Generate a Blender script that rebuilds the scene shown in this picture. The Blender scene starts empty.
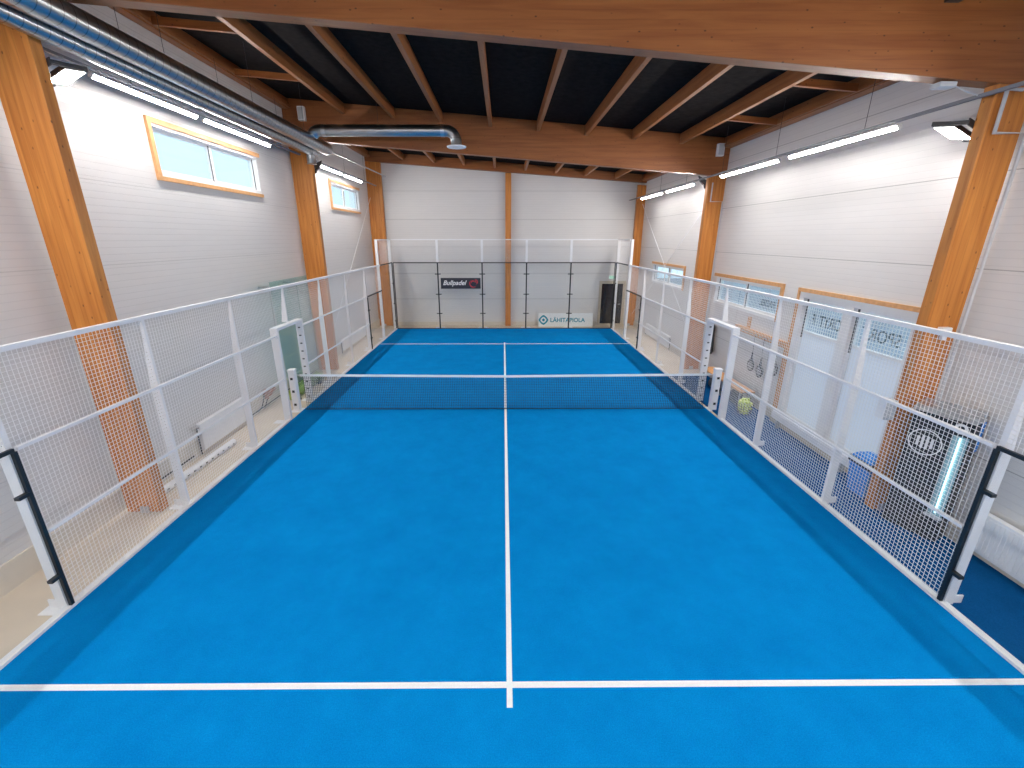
import bpy, math, random
from mathutils import Vector
R = random.Random(7)
S = bpy.context.scene
COL = S.collection
PI = math.pi

# ------------------------------------------------------------------ camera, world, exposure
cam = bpy.data.cameras.new('camera'); camo = bpy.data.objects.new('camera', cam); COL.objects.link(camo)
camo.location = (-0.0527, 0.0316, 4.048)
camo.rotation_euler = (PI/2 - 0.3089, 0, -0.0062)
cam.sensor_fit = 'HORIZONTAL'; cam.sensor_width = 36; cam.lens = 431.82*36/1024
cam.shift_x = 6.1/1024; cam.shift_y = -8.13/1024
cam.clip_start = 0.05
S.camera = camo
W = bpy.data.worlds.new('sky'); S.world = W; W.use_nodes = True
W.node_tree.nodes['Background'].inputs[0].default_value = (0.68, 0.85, .96, 1)
W.node_tree.nodes['Background'].inputs[1].default_value = 1.35
S.view_settings.view_transform = 'Standard'; S.view_settings.look = 'None'
S.view_settings.gamma = 1.0; S.view_settings.use_curve_mapping = False
S.view_settings.exposure = 0.1
LAMP_STRENGTH = 205.0
LAMP_TILT = math.radians(48)
FLOOD_STRENGTH = 72.0

# ------------------------------------------------------------------ materials
def nodes(name):
    m = bpy.data.materials.new(name); m.use_nodes = True
    nt = m.node_tree; b = nt.nodes['Principled BSDF']
    return m, nt, b
def N(nt, t, **kw):
    n = nt.nodes.new(t)
    for k, v in kw.items(): setattr(n, k, v)
    return n
def mapped(nt, scale, coord='Object'):
    tc = N(nt, 'ShaderNodeTexCoord'); mp = N(nt, 'ShaderNodeMapping')
    mp.inputs['Scale'].default_value = scale
    nt.links.new(tc.outputs[coord], mp.inputs[0]); return mp.outputs[0]
def plain(name, col, rough=0.5, metal=0.0, var=0.06, vs=6.0, spec=0.5, bump=0.0, bs=60):
    m, nt, b = nodes(name)
    b.inputs['Roughness'].default_value = rough; b.inputs['Metallic'].default_value = metal
    b.inputs['Specular IOR Level'].default_value = spec
    v = mapped(nt, (1, 1, 1)); nz = N(nt, 'ShaderNodeTexNoise'); nz.inputs['Scale'].default_value = vs
    nz.inputs['Detail'].default_value = 4
    nt.links.new(v, nz.inputs['Vector'])
    cr = N(nt, 'ShaderNodeValToRGB'); e = cr.color_ramp.elements
    e[0].position = .3; e[1].position = .7
    e[0].color = tuple(c*(1-var) for c in col)+(1,); e[1].color = tuple(min(1, c*(1+var)) for c in col)+(1,)
    nt.links.new(nz.outputs['Fac'], cr.inputs[0]); nt.links.new(cr.outputs[0], b.inputs['Base Color'])
    if bump:
        n2 = N(nt, 'ShaderNodeTexNoise'); n2.inputs['Scale'].default_value = bs; nt.links.new(v, n2.inputs['Vector'])
        bp = N(nt, 'ShaderNodeBump'); bp.inputs['Strength'].default_value = bump; bp.inputs['Distance'].default_value = .01
        nt.links.new(n2.outputs['Fac'], bp.inputs['Height']); nt.links.new(bp.outputs[0], b.inputs['Normal'])
    return m
def wood(name, axis, dark, light, ks=1.0):
    m, nt, b = nodes(name)
    sc = [9.0, 9.0, 9.0]; sc[axis] = 0.55
    v = mapped(nt, tuple(sc))
    nz = N(nt, 'ShaderNodeTexNoise'); nz.inputs['Scale'].default_value = 1.6; nz.inputs['Detail'].default_value = 6
    nz.inputs['Distortion'].default_value = .6
    nt.links.new(v, nz.inputs['Vector'])
    cr = N(nt, 'ShaderNodeValToRGB'); e = cr.color_ramp.elements
    e[0].position = .3; e[1].position = .72; e[0].color = dark+(1,); e[1].color = light+(1,)
    nt.links.new(nz.outputs['Fac'], cr.inputs[0])
    # knots
    kk = [6.4, 6.4, 6.4]; kk[axis] = 3.6
    v2 = mapped(nt, tuple(k*ks for k in kk)); vo = N(nt, 'ShaderNodeTexVoronoi'); vo.inputs['Scale'].default_value = 1.6
    nt.links.new(v2, vo.inputs['Vector'])
    c2 = N(nt, 'ShaderNodeValToRGB'); e = c2.color_ramp.elements
    e[0].position = .05; e[1].position = .12; e[0].color = (.30, .28, .28, 1); e[1].color = (1, 1, 1, 1)
    nt.links.new(vo.outputs['Distance'], c2.inputs[0])
    mx = N(nt, 'ShaderNodeMix', data_type='RGBA', blend_type='MULTIPLY'); mx.inputs[0].default_value = 1
    nt.links.new(cr.outputs[0], mx.inputs[6]); nt.links.new(c2.outputs[0], mx.inputs[7])
    # lamella joints of the glued timber
    w = N(nt, 'ShaderNodeTexWave'); w.bands_direction = 'Z' if axis != 2 else 'X'; w.inputs['Scale'].default_value = 3.4
    v3 = mapped(nt, (1, 1, 1)); nt.links.new(v3, w.inputs['Vector'])
    c3 = N(nt, 'ShaderNodeValToRGB'); e = c3.color_ramp.elements
    e[0].position = 0; e[1].position = .03; e[0].color = (.86, .86, .86, 1); e[1].color = (1, 1, 1, 1)
    nt.links.new(w.outputs['Fac'], c3.inputs[0])
    m2 = N(nt, 'ShaderNodeMix', data_type='RGBA', blend_type='MULTIPLY'); m2.inputs[0].default_value = 1
    nt.links.new(mx.outputs[2], m2.inputs[6]); nt.links.new(c3.outputs[0], m2.inputs[7])
    nt.links.new(m2.outputs[2], b.inputs['Base Color'])
    b.inputs['Roughness'].default_value = .45
    return m
def ribbed(name, col, jc=.6):
    m, nt, b = nodes(name)
    b.inputs['Roughness'].default_value = .38
    b.inputs['Specular IOR Level'].default_value = .35
    tc = N(nt, 'ShaderNodeTexCoord'); geo = N(nt, 'ShaderNodeNewGeometry')
    sp = N(nt, 'ShaderNodeSeparateXYZ'); nt.links.new(geo.outputs['Position'], sp.inputs[0])
    def saw(period, width, off=0):
        a = N(nt, 'ShaderNodeMath', operation='ADD'); a.inputs[1].default_value = off; nt.links.new(sp.outputs['Z'], a.inputs[0])
        d = N(nt, 'ShaderNodeMath', operation='DIVIDE'); d.inputs[1].default_value = period; nt.links.new(a.outputs[0], d.inputs[0])
        f = N(nt, 'ShaderNodeMath', operation='FRACT'); nt.links.new(d.outputs[0], f.inputs[0])
        l = N(nt, 'ShaderNodeMath', operation='LESS_THAN'); l.inputs[1].default_value = width/period; nt.links.new(f.outputs[0], l.inputs[0])
        return l.outputs[0]
    rib = saw(.1, .012); joint = saw(1.2, .014, 1.15)
    ad = N(nt, 'ShaderNodeMath', operation='MULTIPLY_ADD'); nt.links.new(joint, ad.inputs[0]); ad.inputs[1].default_value = 3; nt.links.new(rib, ad.inputs[2])
    bp = N(nt, 'ShaderNodeBump', invert=True); bp.inputs['Strength'].default_value = .5; bp.inputs['Distance'].default_value = .004
    nt.links.new(ad.outputs[0], bp.inputs['Height']); nt.links.new(bp.outputs[0], b.inputs['Normal'])
    mx = N(nt, 'ShaderNodeMix', data_type='RGBA'); mx.inputs[6].default_value = col+(1,)
    mx.inputs[7].default_value = tuple(c*jc for c in col)+(1,); nt.links.new(joint, mx.inputs[0])
    m2 = N(nt, 'ShaderNodeMix', data_type='RGBA', blend_type='MULTIPLY'); m2.inputs[7].default_value = (.93, .93, .93, 1)
    nt.links.new(rib, m2.inputs[0]); nt.links.new(mx.outputs[2], m2.inputs[6])
    nz = N(nt, 'ShaderNodeTexNoise'); nz.inputs['Scale'].default_value = 1.5; nt.links.new(mapped(nt, (1, 1, 6)), nz.inputs['Vector'])
    cr = N(nt, 'ShaderNodeValToRGB'); e = cr.color_ramp.elements; e[0].color = (.94, .94, .94, 1); e[1].color = (1, 1, 1, 1)
    nt.links.new(nz.outputs['Fac'], cr.inputs[0])
    m3 = N(nt, 'ShaderNodeMix', data_type='RGBA', blend_type='MULTIPLY'); m3.inputs[0].default_value = 1
    nt.links.new(m2.outputs[2], m3.inputs[6]); nt.links.new(cr.outputs[0], m3.inputs[7])
    nt.links.new(m3.outputs[2], b.inputs['Base Color'])
    return m
def turf(name, lo, hi):
    m, nt, b = nodes(name)
    b.inputs['Roughness'].default_value = .9; b.inputs['Specular IOR Level'].default_value = .02
    v = mapped(nt, (1, 1, 1))
    n1 = N(nt, 'ShaderNodeTexNoise'); n1.inputs['Scale'].default_value = 95; n1.inputs['Detail'].default_value = 3
    n2 = N(nt, 'ShaderNodeTexNoise'); n2.inputs['Scale'].default_value = 1.7; n2.inputs['Detail'].default_value = 9; n2.inputs['Roughness'].default_value = .7
    for n in (n1, n2): nt.links.new(v, n.inputs['Vector'])
    a = N(nt, 'ShaderNodeMath', operation='MULTIPLY_ADD'); nt.links.new(n1.outputs['Fac'], a.inputs[0]); a.inputs[1].default_value = .6
    h = N(nt, 'ShaderNodeMath', operation='MULTIPLY'); h.inputs[1].default_value = .5; nt.links.new(n2.outputs['Fac'], h.inputs[0]); nt.links.new(h.outputs[0], a.inputs[2])
    cr = N(nt, 'ShaderNodeValToRGB'); e = cr.color_ramp.elements
    e[0].position = .38; e[1].position = .72; e[0].color = lo+(1,); e[1].color = hi+(1,)
    nt.links.new(a.outputs[0], cr.inputs[0]); nt.links.new(cr.outputs[0], b.inputs['Base Color'])
    bp = N(nt, 'ShaderNodeBump'); bp.inputs['Strength'].default_value = .35; bp.inputs['Distance'].default_value = .006
    nt.links.new(n1.outputs['Fac'], bp.inputs['Height']); nt.links.new(bp.outputs[0], b.inputs['Normal'])
    return m
def clear_glass(name, tint, refl=1.0):
    m = bpy.data.materials.new(name); m.use_nodes = True; nt = m.node_tree; nt.nodes.clear()
    o = N(nt, 'ShaderNodeOutputMaterial'); t = N(nt, 'ShaderNodeBsdfTransparent'); g = N(nt, 'ShaderNodeBsdfGlossy')
    t.inputs[0].default_value = tint+(1,); g.inputs['Roughness'].default_value = .02
    f = N(nt, 'ShaderNodeLayerWeight'); f.inputs['Blend'].default_value = .5
    pw = N(nt, 'ShaderNodeMath', operation='POWER'); pw.inputs[1].default_value = 4.5; nt.links.new(f.outputs['Facing'], pw.inputs[0])
    mu = N(nt, 'ShaderNodeMath', operation='MULTIPLY_ADD'); mu.inputs[1].default_value = .55*refl; mu.inputs[2].default_value = .03*refl
    nt.links.new(pw.outputs[0], mu.inputs[0])
    mx = N(nt, 'ShaderNodeMixShader'); nt.links.new(mu.outputs[0], mx.inputs[0]); nt.links.new(t.outputs[0], mx.inputs[1]); nt.links.new(g.outputs[0], mx.inputs[2])
    nt.links.new(mx.outputs[0], o.inputs[0]); return m
def frosted(name, col, thru):
    m = bpy.data.materials.new(name); m.use_nodes = True; nt = m.node_tree; nt.nodes.clear()
    o = N(nt, 'ShaderNodeOutputMaterial'); t = N(nt, 'ShaderNodeBsdfTranslucent'); d = N(nt, 'ShaderNodeBsdfDiffuse')
    t.inputs[0].default_value = col+(1,); d.inputs[0].default_value = col+(1,)
    mx = N(nt, 'ShaderNodeMixShader'); mx.inputs[0].default_value = thru
    nt.links.new(d.outputs[0], mx.inputs[1]); nt.links.new(t.outputs[0], mx.inputs[2]); nt.links.new(mx.outputs[0], o.inputs[0]); return m
def emit(name, col, s):
    m = bpy.data.materials.new(name); m.use_nodes = True; nt = m.node_tree; nt.nodes.clear()
    o = N(nt, 'ShaderNodeOutputMaterial'); e = N(nt, 'ShaderNodeEmission'); e.inputs[0].default_value = col+(1,); e.inputs[1].default_value = s
    nt.links.new(e.outputs[0], o.inputs[0]); return m
def duct_metal(name):
    m, nt, b = nodes(name)
    b.inputs['Metallic'].default_value = 1; b.inputs['Roughness'].default_value = .28; b.inputs['Base Color'].default_value = (.42, .45, .48, 1)
    w = N(nt, 'ShaderNodeTexWave'); w.bands_direction = 'Z'; w.inputs['Scale'].default_value = 2.2; w.inputs['Distortion'].default_value = 0
    nt.links.new(mapped(nt, (1, 1, 1)), w.inputs['Vector'])
    cr = N(nt, 'ShaderNodeValToRGB'); e = cr.color_ramp.elements; e[0].position = .0; e[1].position = .035
    e[0].color = (.2, .21, .22, 1); e[1].color = (.42, .45, .48, 1)
    nt.links.new(w.outputs['Fac'], cr.inputs[0]); nt.links.new(cr.outputs[0], b.inputs['Base Color'])
    return m

MW = ribbed('ribbed white wall panel', (.72, .695, .68))
MWL = ribbed('ribbed white wall panel with faint joints', (.72, .695, .68), .85)
M_turf = turf('blue court turf', (.0005, .175, .50), (.002, .26, .66))
M_turf2 = turf('dark blue walkway turf', (.003, .052, .17), (.006, .085, .25))
M_conc = plain('pale beige concrete', (.68, .585, .47), .6, var=.07, vs=1.6, bump=.1)
M_plinth = plain('beige plinth paint', (.66, .60, .52), .6, var=.04)
M_black = plain('black roof membrane', (.012, .0095, .009), .95, var=.35, vs=9, spec=.08)
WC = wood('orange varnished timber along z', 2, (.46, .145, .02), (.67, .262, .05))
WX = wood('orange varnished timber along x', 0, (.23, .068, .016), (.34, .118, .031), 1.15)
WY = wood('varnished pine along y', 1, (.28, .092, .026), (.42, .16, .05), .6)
M_pine = plain('light pine trim', (.66, .35, .15), .5, var=.12, vs=14)
M_white = plain('white powder coated steel', (.86, .86, .88), .35, var=.02)
M_wire = plain('white welded wire', (.88, .87, .86), .4, var=.01)
M_line = plain('white line turf', (.86, .90, .92), .9, var=.04, vs=60)
M_blk = plain('black rubber and steel', (.012, .016, .02), .4, var=.2)
M_dark = plain('dark charcoal plastic', (.03, .03, .034), .4, var=.2)
M_grey = plain('light grey plastic', (.55, .56, .58), .45)
M_net = plain('dark net cord', (.02, .05, .09), .8)
M_frame = plain('white window frame paint', (.80, .80, .81), .35, var=.02)
M_glass = clear_glass('clear tempered glass', (.99, .998, .996), .6)
M_teal = clear_glass('thick green tinted glass', (.80, .92, .90), 1.3)
M_win = clear_glass('window glass', (.93, .98, 1.0))
M_gask = plain('dark window gasket', (.05, .055, .06), .5)
M_frost = frosted('frosted white film', (.88, .905, .95), .6)
M_duct = duct_metal('galvanised spiral duct')
M_galv = plain('galvanised steel', (.60, .62, .64), .35, 1.0, var=.1)
M_led = emit('led diffuser', (1, .97, .935), LAMP_STRENGTH)
M_flood = emit('floodlight face', (1, .97, .94), FLOOD_STRENGTH)
M_teal_ink = plain('teal print', (.01, .27, .36), .5, var=.03)
M_red = plain('red print', (.55, .03, .05), .5)
M_ink = plain('grey lettering', (.10, .15, .17), .6)
M_signw = plain('white sign board', (.83, .83, .82), .5, var=.02)
M_navy = plain('navy sign board', (.015, .018, .03), .4)
M_blue = plain('bright blue fabric', (.03, .27, .78), .6, var=.12, vs=20)
M_ball = plain('yellow felt ball', (.82, .94, .16), .9, var=.08, vs=40)
M_green = turf('yellow green turf pile', (.20, .26, .05), (.50, .58, .20))
M_copper = plain('copper and brown pipe fitting', (.42, .20, .14), .4, .5, var=.3)
M_tube = emit('cyan display tube', (.55, .92, 1.0), 3.5)
M_exit = emit('exit sign face', (.60, .95, .75), .6)
M_doorg = plain('dark tinted door glass', (.018, .018, .025), .12, var=.2)
M_cream = plain('cream painted frame', (.55, .48, .38), .5)

# ------------------------------------------------------------------ mesh collector
class MB:
    def __init__(s): s.v = []; s.f = []
    def box(s, x0, x1, y0, y1, z0, z1):
        n = len(s.v); s.v += [(x, y, z) for z in (z0, z1) for y in (y0, y1) for x in (x0, x1)]
        s.f += [tuple(n+i for i in q) for q in ((0, 2, 3, 1), (4, 5, 7, 6), (0, 1, 5, 4), (2, 6, 7, 3), (0, 4, 6, 2), (1, 3, 7, 5))]
        return s
    def hexa(s, p):      # eight points, bottom ring then top ring, each counter-clockwise
        n = len(s.v); s.v += [tuple(q) for q in p]
        s.f += [tuple(n+i for i in q) for q in ((3, 2, 1, 0), (4, 5, 6, 7), (0, 1, 5, 4), (1, 2, 6, 5), (2, 3, 7, 6), (3, 0, 4, 7))]
        return s
    def prism(s, poly, axis, a, b):    # poly in the two other axes (in xyz order)
        n = len(s.v); k = len(poly)
        for t in (a, b):
            for p in poly:
                q = list(p); q.insert(axis, t); s.v.append(tuple(q))
        s.f.append(tuple(n+i for i in range(k))[::-1]); s.f.append(tuple(n+k+i for i in range(k)))
        for i in range(k): s.f.append((n+i, n+(i+1) % k, n+k+(i+1) % k, n+k+i))
        return s
    def tube(s, pts, r, seg=12, cap=True):
        P = [Vector(p) for p in pts]; rr = r if isinstance(r, (list, tuple)) else [r]*len(P)
        n0 = len(s.v); up = None
        for i, p in enumerate(P):
            d = (P[min(i+1, len(P)-1)] - P[max(i-1, 0)]).normalized()
            if up is None: up = Vector((0, 0, 1)) if abs(d.z) < .9 else Vector((1, 0, 0))
            a = d.cross(up).normalized(); c = a.cross(d).normalized(); up = c
            for k in range(seg):
                t = 2*PI*(k+.5)/seg; s.v.append(tuple(p + a*math.cos(t)*rr[i] + c*math.sin(t)*rr[i]))
        for i in range(len(P)-1):
            for k in range(seg):
                a = n0+i*seg+k; b = n0+i*seg+(k+1) % seg; s.f.append((a, b, b+seg, a+seg))
        if cap:
            s.f.append(tuple(n0+k for k in range(seg))[::-1]); s.f.append(tuple(n0+(len(P)-1)*seg+k for k in range(seg)))
        return s
    def wire(s, a, b, r=.0022):
        A = Vector(a); B = Vector(b); d = (B-A).normalized(); u = Vector((0, 0, 1)) if abs(d.z) < .9 else Vector((1, 0, 0))
        p = d.cross(u).normalized()*r; q = d.cross(p).normalized()*r; n = len(s.v)
        for e in (A, B): s.v += [tuple(e+p+q), tuple(e-p+q), tuple(e-p-q), tuple(e+p-q)]
        for i in range(4): s.f.append((n+i, n+(i+1) % 4, n+4+(i+1) % 4, n+4+i))
        return s
    def sphere(s, c, r, nu=10, nv=6):
        n = len(s.v); c = Vector(c); s.v.append(tuple(c+Vector((0, 0, r))))
        for i in range(1, nv):
            t = PI*i/nv
            for j in range(nu): s.v.append((c.x+r*math.sin(t)*math.cos(2*PI*j/nu), c.y+r*math.sin(t)*math.sin(2*PI*j/nu), c.z+r*math.cos(t)))
        s.v.append(tuple(c-Vector((0, 0, r)))); e = len(s.v)-1
        for j in range(nu):
            s.f.append((n, n+1+j, n+1+(j+1) % nu)); b = n+1+(nv-2)*nu; s.f.append((e, b+(j+1) % nu, b+j))
            for i in range(nv-2):
                a = n+1+i*nu; s.f.append((a+j, a+nu+j, a+nu+(j+1) % nu, a+(j+1) % nu))
        return s
WL = {}      # world position of each object's origin
def tag(o, label=None, cat=None, group=None, kind=None):
    if label: o['label'] = label
    if cat: o['category'] = cat
    if group: o['group'] = group
    if kind: o['kind'] = kind
    return o
def thing(name, label, cat, loc, group=None):
    o = bpy.data.objects.new(name, None); COL.objects.link(o); o.location = loc; o.empty_display_size = .1
    WL[o.name] = Vector(loc); return tag(o, label, cat, group)
def obj(name, m, mat, parent=None, label=None, cat=None, group=None, kind=None, smooth=False, bevel=0, origin=None):
    vs = m.v
    lo = Vector([min(v[i] for v in vs) for i in range(3)]); hi = Vector([max(v[i] for v in vs) for i in range(3)])
    og = Vector(origin) if origin else Vector(((lo.x+hi.x)/2, (lo.y+hi.y)/2, lo.z))
    me = bpy.data.meshes.new(name); me.from_pydata([tuple(Vector(v)-og) for v in vs], [], m.f); me.update()
    me.materials.append(mat)
    if smooth:
        for p in me.polygons: p.use_smooth = True
    o = bpy.data.objects.new(name, me); COL.objects.link(o)
    o.location = og - (WL[parent.name] if parent else Vector((0, 0, 0)))
    if parent: o.parent = parent
    WL[o.name] = og
    if smooth and smooth != 'all':
        me.set_sharp_from_angle(angle=math.radians(40))
    if bevel:
        b = o.modifiers.new('bevel', 'BEVEL'); b.width = bevel; b.segments = 2; b.limit_method = 'ANGLE'
    return tag(o, label, cat, group, kind)
def struct(name, m, mat, label=None, **k): return obj(name, m, mat, kind='structure', label=label, **k)
def text(name, s, size, mat, parent, loc, rot, depth=.003, shear=0, bold=0, scale=(1, 1, 1), align='LEFT'):
    cu = bpy.data.curves.new(name, 'FONT'); cu.body = s; cu.size = size; cu.extrude = depth; cu.shear = shear; cu.offset = bold; cu.align_x = align
    t = bpy.data.objects.new(name, cu); COL.objects.link(t); bpy.context.view_layer.update()
    me = bpy.data.meshes.new_from_object(t.evaluated_get(bpy.context.evaluated_depsgraph_get()))
    bpy.data.objects.remove(t); me.materials.clear(); me.materials.append(mat)
    o = bpy.data.objects.new(name, me); COL.objects.link(o); o.parent = parent
    o.location = Vector(loc)-WL[parent.name]; o.rotation_euler = rot; o.scale = scale; WL[o.name] = Vector(loc)
    return o
ORD = ['first', 'second', 'third', 'fourth', 'fifth', 'sixth', 'seventh', 'eighth', 'ninth', 'tenth']

# ------------------------------------------------------------------ the shell
XL, XR, YB, YN = -6.05, 6.30, 21.0, -1.9
def roofz(x): return 7.18-.078*x
def botz(x): return 6.2-.077*x
def pbot(x): return 6.92-.078*x

def wall_y(name, x0, x1, holes, ztop, label):
    """wall along y between x0 and x1 with rectangular openings (y0,y1,z0,z1)"""
    ys = sorted({YN, YB+.2}|{h[0] for h in holes}|{h[1] for h in holes}); zs = sorted({0, ztop}|{h[2] for h in holes}|{h[3] for h in holes})
    m = MB()
    for a, b in zip(ys, ys[1:]):
        run = None
        for c, d in zip(zs, zs[1:]):
            if any(h[0]-.001 <= a and b <= h[1]+.001 and h[2]-.001 <= c and d <= h[3]+.001 for h in holes):
                if run: m.box(x0, x1, a, b, *run); run = None
            else: run = (run[0], d) if run else (c, d)
        if run: m.box(x0, x1, a, b, *run)
    return struct(name, m, MWL if 'left' in name else MW, label)
WIN_L = [(8.32, 11.66, 5.08, 5.92), (16.3, 19.4, 5.08, 5.92)]
WIN_R = [(9.95, 13.1, 2.20, 2.98), (15.5, 18.8, 2.28, 3.03)]
DOOR_R = (6.5, 9.3, .12, 2.97)
struct('ground', MB().box(XR+.2, XR+40, -30, 50, -.5, -.3), plain('pale outdoor paving', (.30, .325, .37), .8, var=.15, vs=.6), 'pale paving outside the glazed doors')
wall_y('wall_left', XL-.2, XL, WIN_L, 7.72, 'off-white ribbed panel wall left of the court, with two high windows')
wall_y('wall_right', XR, XR+.2, WIN_R+[DOOR_R], 6.80, 'off-white ribbed panel wall right of the court, with glazed doors and low windows')
dX = (4.62, 5.74)
m = MB()
for a, b, z0 in ((XL, dX[0], 0), (dX[0], dX[1], 2.02), (dX[1], XR, 0)):
    m.prism([(a, z0), (b, z0), (b, roofz(b)), (a, roofz(a))], 1, YB, YB+.2)
struct('wall_back', m, MW, 'off-white ribbed end wall behind the far glass')
struct('wall_near', MB().prism([(XL, 0), (XR, 0), (XR, roofz(XR)), (XL, roofz(XL))], 1, YN-.2, YN), MW, 'off-white ribbed wall behind the camera')
struct('floor', MB().box(XL-.2, XR+.2, YN-.2, YB+1.2, -.15, -.02), M_conc, 'pale beige concrete floor around the court')
struct('ceiling', MB().prism([(XL-.2, roofz(XL-.2)), (XR+.2, roofz(XR+.2)), (XR+.2, roofz(XR+.2)+.12), (XL-.2, roofz(XL-.2)+.12)], 1, YN-.2, YB+.2), M_black, 'black membrane roof underside between the purlins')
struct('baseboard_left', MB().box(XL, XL+.035, YN, YB, -.02, .33), M_plinth, 'beige concrete plinth along the left wall')
struct('baseboard_back', MB().box(XL+.04, dX[0]-.1, YB-.03, YB, -.02, .15), M_plinth, 'grey beige plinth along the end wall')
m = MB().box(XR-.035, XR, YN, DOOR_R[0], -.02, .20).box(XR-.035, XR, DOOR_R[1], YB, -.02, .20)
struct('baseboard_right', m, M_plinth, 'beige plinth along the right wall')

# ------------------------------------------------------------------ windows and doors
def window(name, xw, side, h, label, casing, lights=2, film=None):
    """window in wall plane xw; side=+1 when the room lies towards +x"""
    y0, y1, z0, z1 = h; s = side
    w = thing(name, label, None, (xw-s*.1, (y0+y1)/2, z0)); w['kind'] = 'structure'
    def bx(m, a, b, *r): m.box(min(xw+s*a, xw+s*b), max(xw+s*a, xw+s*b), *r)
    m = MB(); c = .085
    for part in casing:
        if part == 'near': bx(m, .002, .05, y0-c, y0-.0, z0-(.07 if 'bottom' in casing else 0), z1+c)
        if part == 'far': bx(m, .002, .05, y1, y1+c, z0, z1+c)
        if part == 'top': bx(m, .002, .045, y0, y1+(c if 'far' not in casing else 0), z1, z1+c)
        if part == 'bottom': bx(m, .002, .045, y0, y1+.02, z0-.07, z0)
    obj('casing', m, M_pine, w, 'light pine casing')
    m = MB(); f = .10     # outer frame lining the whole reveal
    bx(m, -.19, .012, y0, y0+f*.5, z0, z1); bx(m, -.19, .012, y1-f*.5, y1, z0, z1)
    bx(m, -.19, .012, y0+f*.5, y1-f*.5, z1-f*.5, z1); bx(m, -.19, .018, y0+f*.5, y1-f*.5, z0, z0+f*.7)
    obj('window_frame', m, M_frame, w)
    n = lights; ww = (y1-y0-f)/n
    for i in range(n):
        a = y0+f*.5+i*ww; b = a+ww
        sh = MB(); t = .055
        bx(sh, -.14, -.07, a, a+t, z0+f*.7, z1-f*.5); bx(sh, -.14, -.07, b-t, b, z0+f*.7, z1-f*.5)
        bx(sh, -.14, -.07, a+t, b-t, z0+f*.7, z0+f*.7+t); bx(sh, -.14, -.07, a+t, b-t, z1-f*.5-t, z1-f*.5)
        so = obj('sash', sh, M_frame, w)
        g = MB(); bx(g, -.11, -.10, a+t, b-t, z0+f*.7+t, z1-f*.5-t); obj('pane', g, M_win, so)
        k = MB(); e = .018
        bx(k, -.069, -.060, b-t-e*.2, b-t+e*1.4, z0+f*.7+t*.5, z1-f*.5-t*.4); obj('gasket', k, M_gask, so, 'dark rubber gasket')
    return w
window('window_1', XL, 1, WIN_L[0], 'high two-pane window with pine casing above the near left fence', ('near', 'top', 'bottom'))
window('window_2', XL, 1, WIN_L[1], 'farther high two-pane window on the left wall', ('near', 'top', 'bottom'))
w3 = window('window_3', XR, -1, WIN_R[0], 'low two-pane window in pine casing above the wall rack', ('near', 'top'))
window('window_4', XR, -1, WIN_R[1], 'farther low two-pane window near the far right corner', ('near', 'top'))

# glazed double doors
y0, y1, z0, z1 = DOOR_R
d = thing('door_1', 'tall pair of glazed doors with frosted lower panels and blue upper lights', None, (XR+.1, (y0+y1)/2, 0)); d['kind'] = 'structure'
m = MB().box(XR-.045, XR-.002, y0-.02, y1+.05, z1, z1+.075).box(XR-.045, XR-.002, y1, y1+.05, 0, z1)
obj('casing', m, M_pine, d, 'light pine casing')
m = MB()
for a, b in ((y0, y0+.1), (7.80, 8.02), (y1-.14, y1)): m.box(XR-.012, XR+.19, a, b, z0, z1)
m.box(XR-.012, XR+.19, y0+.1, 7.80, z1-.12, z1).box(XR-.012, XR+.19, 8.02, y1-.14, z1-.12, z1)
m.box(XR-.03, XR+.19, y0+.1, 7.80, z0, z0+.1).box(XR-.03, XR+.19, 8.02, y1-.14, z0, z0+.1)
obj('door_frame', m, M_frame, d)
obj('door_sill', MB().box(XR-.14, XR-.03, y0, y1, 0, .17), M_cream, d, 'cream sill step')
for k, (a, b) in enumerate(((y0+.1, 7.80), (8.02, y1-.14))):
    lf = MB(); t = .06
    for r in ((a, a+t, z0+.1, z1-.12), (b-t, b, z0+.1, z1-.12), (a+t, b-t, z0+.1, z0+.1+t), (a+t, b-t, z1-.12-t, z1-.12), (a+t, b-t, 2.12, 2.17)):
        lf.box(XR+.06, XR+.12, *r)
    l = obj('door_leaf', lf, M_frame, d)
    obj('pane', MB().box(XR+.085, XR+.095, a+t, b-t, 2.17, z1-.12-t), M_win, l)
    obj('frosted_panel', MB().box(XR+.08, XR+.10, a+t, b-t, z0+.1+t, 2.12), M_frost, l, 'frosted white film on the lower glass')
    obj('gasket', MB().box(XR+.048, XR+.059, b-t-.01, b-t+.03, 2.02, z1-.14), M_gask, l, 'dark rubber gasket')
rot = (PI/2, 0, -PI/2)
text('lettering', 'SPORT', .30, M_ink, d, (XR+.079, 6.80, 2.34), (PI/2, 0, PI/2), .001, bold=.0, scale=(.9, 1, 1))
text('lettering', 'CIRYT  F', .30, M_ink, d, (XR+.079, 8.1, 2.34), (PI/2, 0, PI/2), .001, bold=.004, scale=(.72, 1, 1))
text('lettering', 'PADEL', .22, M_ink, w3, (XR+.099, 10.25, 2.45), (PI/2, 0, PI/2), .001, bold=.004)

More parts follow.
